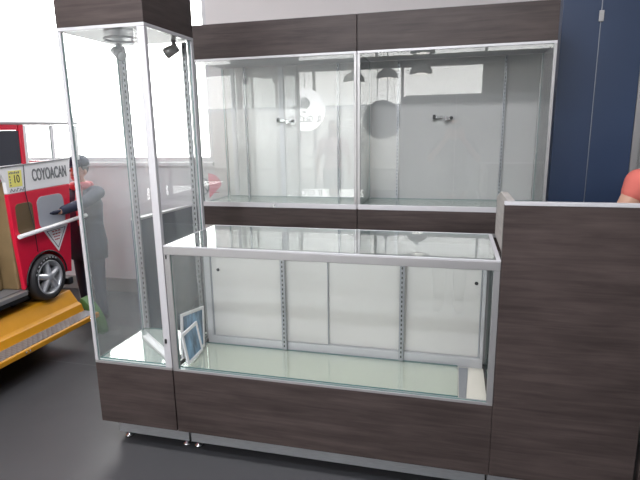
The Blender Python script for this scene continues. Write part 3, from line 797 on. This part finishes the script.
    if hairlong: ell(hb, hc+V(0, .036, -.035), (.045*h, .034*h, .075*h))
    # open the face side of the hair
    bmesh.ops.bisect_plane(hb, geom=hb.verts[:]+hb.edges[:]+hb.faces[:], plane_co=hc+V(0, -.018, .02), plane_no=(0, -1, -.55), clear_outer=True)
    bmesh.ops.holes_fill(hb, edges=[e for e in hb.edges if e.is_boundary])
    link('hair', hb, M['hair'], o)
    ey = bm_new()
    for s_ in (-1, 1): ell(ey, hc+tr_@V(.018*s_, -.0505, .008), (.0075*h, .0045*h, .0045*h))
    link('eyes', ey, M['ink'], o)
    mo = bm_new(); ell(mo, hc+tr_@V(0, -.0525, -.034), (.014*h, .004*h, .0035*h)); link('mouth', mo, M['inkred'], o)
    return o
# photographer (seen only as a reflection in the glass)
hz = 1.66
ph_hands = (((.25, .1, 1), (0, -1, .1), (.9, 0, -.2), .35), ((-.25, .1, 1), (0, -1, .1), (-.9, 0, -.2), .35))
person('person', 'person in charcoal top and jeans holding up a phone, reflected in the cabinet glass', (0.0, -.50, 0), PI, hz,
       [((-.17, -.06, .70), (-.055, -.235, .845)), ((.17, -.06, .70), (.055, -.235, .845))], top='darkc', bottom='jean', sleeve=.65, hands=ph_hands)
ph = thing('phone', 'black phone held up by the photographer, reflected in the cabinet glass', 'phone', (0, -.105, 1.55))
link('case', box(bm_new(), -.078, .078, -.012, -.003, -.038, .038), M['black'], ph, bevel=.003)
bm = bm_new()
for k in range(2): lathe(bm, [(.007, 0), (.007, .002)], (-.06+.02*k, -.0029, .02), (0, 1, 0), 12)
link('lens', bm, M['steel'], ph)
# passer-by in pink
person('person', 'person in a pale pink shirt, reflected in the left cabinet glass', (-1.87, -2.05, 0), PI-.2, 1.66,
       [((-.15, .01, .63), (-.15, -.06, .50)), ((.15, .01, .63), (.15, -.06, .50))], top='pinkc', bottom='jean', hairlong=True)
# person at the right edge behind the desk
pr = person('person', 'person in a coral top behind the wood desk at the right edge', (1.02, 2.72, .335), .12, 1.66,
       [((-.165, .0, .66), (-.12, -.11, .56)), ((.165, .0, .66), (.12, -.11, .56))], seated=True, top='coral', bottom='jean', sleeve=.2)
bm = bm_new(); zt = -.235*1.66
for (cz, r) in ((.55, (.163, .116, .124)), (.64, (.150, .108, .15)), (.735, (.175, .120, .15))): ell(bm, (0, 0, 1.66*cz+zt+.0), (r[0]+.012, r[1]+.014, r[2]))
bmesh.ops.bisect_plane(bm, geom=bm.verts[:]+bm.edges[:]+bm.faces[:], plane_co=(0, -.03, 0), plane_no=(0, 1, 0), clear_outer=True)
bmesh.ops.holes_fill(bm, edges=[e for e in bm.edges if e.is_boundary])
skinned('apron', bm, M['tan'], pr, .009, 5)
st = thing('stool', 'black stool under the person in the coral top', 'stool', (1.02, 2.74, 0))
link('seat', lathe(bm_new(), [(.17, .70), (.18, .71), (.18, .72), (.16, .725)], seg=28), M['black'], st)
link('stem', lathe(bm_new(), [(.025, .02), (.025, .70)], seg=16), M['steel'], st)
link('base', lathe(bm_new(), [(.20, 0), (.20, .012), (.03, .03)], seg=28), M['steel'], st)
# plain figure in navy standing behind the bus, one arm along its side
fh = 1.34
rp = ride.matrix_basis @ Vector((-.13, .80, 0)); rp.z = 0
fg = person('mannequin', 'navy clothed figure with a red scarf standing behind the bus, arm along its window', rp, A3, fh,
       [((-.14, -.02, .66), (-.13, -.10, .56)), ((.125, -.17, .765), (.10, -.335, .742))], top='navyc', bottom='navyc', cat='mannequin', sleeve=1.9, gloves=True)
bm = bm_new(); rr_ = [(.062*math.cos(2*PI*k/16), .002+.058*math.sin(2*PI*k/16), .845*fh) for k in range(17)]
tube(bm, rr_, .034, 8); tube(bm, [(.03, -.07, .835*fh), (.05, -.125, .74*fh), (.055, -.13, .62*fh)], [.026, .03, .022], 8)
link('scarf', bm, M['inkred'], fg)
bm = bm_new(); lathe(bm, [(.10, .40*fh), (.155, .40*fh), (.165, .50*fh), (.145, .62*fh), (.16, .74*fh), (.10, .82*fh)], seg=28)
for v in bm.verts: v.co.y *= .72
link('coat', bm, M['navyc'], fg)
bm = bm_new(); lathe(bm, [(.082, .955*fh), (.084, .985*fh), (.06, 1.01*fh), (.02, 1.02*fh)], (0, -.006, .01), seg=24); box(bm, -.05, .05, -.135, -.06, .958*fh, .966*fh)
link('cap', bm, M['navyc'], fg)

# green curved fender of the next ride, behind the tower
def arc(r): return [(-2.95+r*math.sin(a), r*math.cos(a)) for a in [math.radians(32+k*58/12) for k in range(13)]]
bm = bm_new(); prism(bm, arc(.345)+arc(.285)[::-1], 3.22, 3.30, 'y')
tag(link('fender', bm, M['green'], bevel=.008), 'green curved fender on the floor between the bus and the tower', 'fender')

# ------------------------------------------------------------------ behind the camera: hanging signs and lamps seen in the glass
def hang_sign(x, y, z, r, face, label, logo):
    o = thing('hanging_sign', label, 'sign', (x, y, z), 0)
    link('disc', lathe(bm_new(), [(r-.01, -.03), (r, -.025), (r, .025), (r-.01, .03)], (0, 0, 0), (0, 1, 0), 48), [M[face]], o)
    for dx in ((0,) if logo else (-.09, .09)):
        zz = math.sqrt(r*r-dx*dx)
        b = bm_new(); tube(b, [(dx, 0, zz-.01), (dx, 0, Z_CEIL-z)], .006, 6); link('hanger', b, M['lampd'], o)
    if logo:
        def face_(x_, z_, y_=.0315): return Matrix.Translation((x_, y_, z_)) @ Matrix(((-1, 0, 0, 0), (0, 0, 1, 0), (0, 1, 0, 0), (0, 0, 0, 1)))
        text_mesh('sign_lettering', 'IL GLOBO', .15, M['inkg'], o, face_(0, -.165), .92, .001, bold=.006)
        b = bm_new()
        for k in range(5):
            x0 = -.10+.04*k
            pts = [(x0*(1-abs(t_)**2.2)*1.15, .115+.115*t_) for t_ in [-.85+1.8*j/8 for j in range(9)]]
            pts2 = [((x0+.033)*(1-abs(t_)**2.2)*1.15, .115+.115*t_) for t_ in [-.85+1.8*j/8 for j in range(9)]]
            prism(b, pts+pts2[::-1], .0302, .0325, 'y')
        box(b, -.03, .03, .0302, .0325, -.06, -.025)
        for s_ in (-1, 1): tube(b, [(.03*s_, .031, -.025), (.055*s_, .031, .03)], .003, 5)
        prism(b, [(-.08, .0), (-.20, .10), (-.22, .03), (-.15, -.02)], .0302, .0325, 'y')
        link('balloon_emblem', b, M['inkg'], o)
    return o
hang_sign(-2.60, -3.0, 1.875, .37, 'signw', 'round white hanging sign with grey balloon emblem and lettering, reflected in the left cabinet', True)
hang_sign(-1.22, -3.0, 1.675, .33, 'signg', 'round grey hanging sign, reflected in the right cabinet', False)
def pendant(x, y, z, r, label):
    o = thing('pendant_lamp', label, 'lamp', (x, y, z), 0, 'dome pendant lamps')
    b = bm_new(); lathe(b, [(r, -.005), (r, .0), (r*.92, .06), (r*.7, .11), (r*.35, .15), (.03, .17), (.03, .21)], seg=32); link('lamp_shade', b, M['lampd'], o)
    b = bm_new(); tube(b, [(0, 0, .20), (0, 0, Z_CEIL-z)], .006, 6); link('cord', b, M['black'], o)
    b = bm_new(); lathe(b, [(r*.55, -.012), (r*.5, -.0055)], seg=24); link('bulb_diffuser', b, M['lamp'], o)
    return o
for (x, y, z, nm) in ((-1.18, -3.3, 2.40, 'grey dome pendant lamp above the round grey sign'), (-.58, -3.0, 2.42, 'grey dome pendant lamp above the photographer'),
                  (-.52, -2.4, 2.66, 'highest of the grey dome pendant lamps'), (-1.75, -3.2, 2.35, 'grey dome pendant lamp between the two round signs')):
    pendant(x, y, z, .19, nm)
k = 0
for (x, y) in ((-.85, -1.6), (-.75, -2.6), (-.68, -3.6), (-.35, -4.6), (-.3, -5.4), (-.9, -.3)):
    o = thing('downlight', ['round ceiling downlight second from the cabinets in its row', 'round ceiling downlight beside the highest pendant lamp', 'round ceiling downlight behind the pendant lamps', 'round ceiling downlight second from the front windows', 'round ceiling downlight nearest the front windows', 'round ceiling downlight nearest the cabinets in its row'][k], 'lamp', (x, y, Z_CEIL), 0, 'ceiling downlights'); k += 1
    link('trim_ring', lathe(bm_new(), [(.13, -.012), (.13, -.001), (.09, -.001), (.09, -.012)], seg=28), M['bwhite'], o)
    link('diffuser', lathe(bm_new(), [(.088, -.010), (.088, -.002)], seg=28), M['lamp'], o)

# ------------------------------------------------------------------ light
W = bpy.data.worlds.new('sky'); SC.world = W; W.use_nodes = True
bg = W.node_tree.nodes['Background']
bg.inputs[0].default_value = (1.0, .985, .965, 1); bg.inputs[1].default_value = 8.5
def area(name, loc, rot, sx, sy, power, col=(1, 1, 1), portal=False):
    l = bpy.data.lights.new(name, 'AREA'); l.shape = 'RECTANGLE'; l.size = sx; l.size_y = sy; l.energy = power; l.color = col
    o = bpy.data.objects.new(name, l); COL.objects.link(o); o.location = loc; o.rotation_euler = rot
    if portal: l.cycles.is_portal = True
    return o
area('window_portal', ((XL+wx)/2, YB+.17, (1.3+Z_CEIL)/2), (-PI/2, 0, 0), wx-XL, Z_CEIL-1.3, 1, portal=True)
area('front_portal', ((XL+XR)/2, YF-.24, 1.85), (PI/2, 0, 0), XR-XL, 3.66, 1, portal=True)
# added fill light panels over the aisle, brightening the wood headers and counters
for (x, nm) in ((-1.35, 'square'), (.1, 'square')):
    o = thing('fill_panel', 'added flat fill light panel above the '+('tower side' if x < -1 else 'desk side')+' of the aisle', 'lamp', (x, .5, Z_CEIL), 0, 'added fill panels')
    bm = bm_new(); box(bm, -.62, .62, -.17, -.15, -.04, -.001); box(bm, -.62, .62, .15, .17, -.04, -.001); box(bm, -.62, -.60, -.15, .15, -.04, -.001); box(bm, .60, .62, -.15, .15, -.04, -.001)
    link('frame', bm, M['bwhite'], o)
    bx('diffuser', M['lamp'], o, -.599, .599, -.149, .149, -.03, -.002)
    area('fill_lamp', (x, .5, Z_CEIL-.045), (0, 0, 0), 1.2, .3, 58, (.97, .95, 1))  # added fill, not a known fixture
# ceiling lamps of the aisle
for (x, y, p) in ((-.9, -.3, 60), (-.85, -1.6, 40), (-.75, -2.6, 30)):
    a = area('downlight_lamp', (x, y, Z_CEIL-.02), (0, 0, 0), .16, .16, p, (.86, .9, 1)); a.data.shape = 'DISK'

# ------------------------------------------------------------------ camera
cam = bpy.data.cameras.new('camera'); co = bpy.data.objects.new('camera', cam); COL.objects.link(co)
f = 514.
vy = Vector((135, 114, -f)).normalized()
vz = Vector((-40, 2360, f)); vz = (vz-vy*vz.dot(vy)).normalized(); vx = vy.cross(vz)
R = Matrix((vx, vy, vz))
mw = R.to_4x4(); mw.translation = (0, 0, 1.55)
co.matrix_world = mw
cam.sensor_width = 36; cam.lens = f*36/640; cam.clip_start = .02; cam.clip_end = 200
SC.camera = co
SC.view_settings.view_transform = 'Standard'; SC.view_settings.look = 'None'
SC.view_settings.exposure = 0; SC.view_settings.gamma = 1
SC.view_settings.use_curve_mapping = False
SC.cycles.transparent_max_bounces = 32
SC.cycles.max_bounces = 10
SC.cycles.caustics_reflective = False
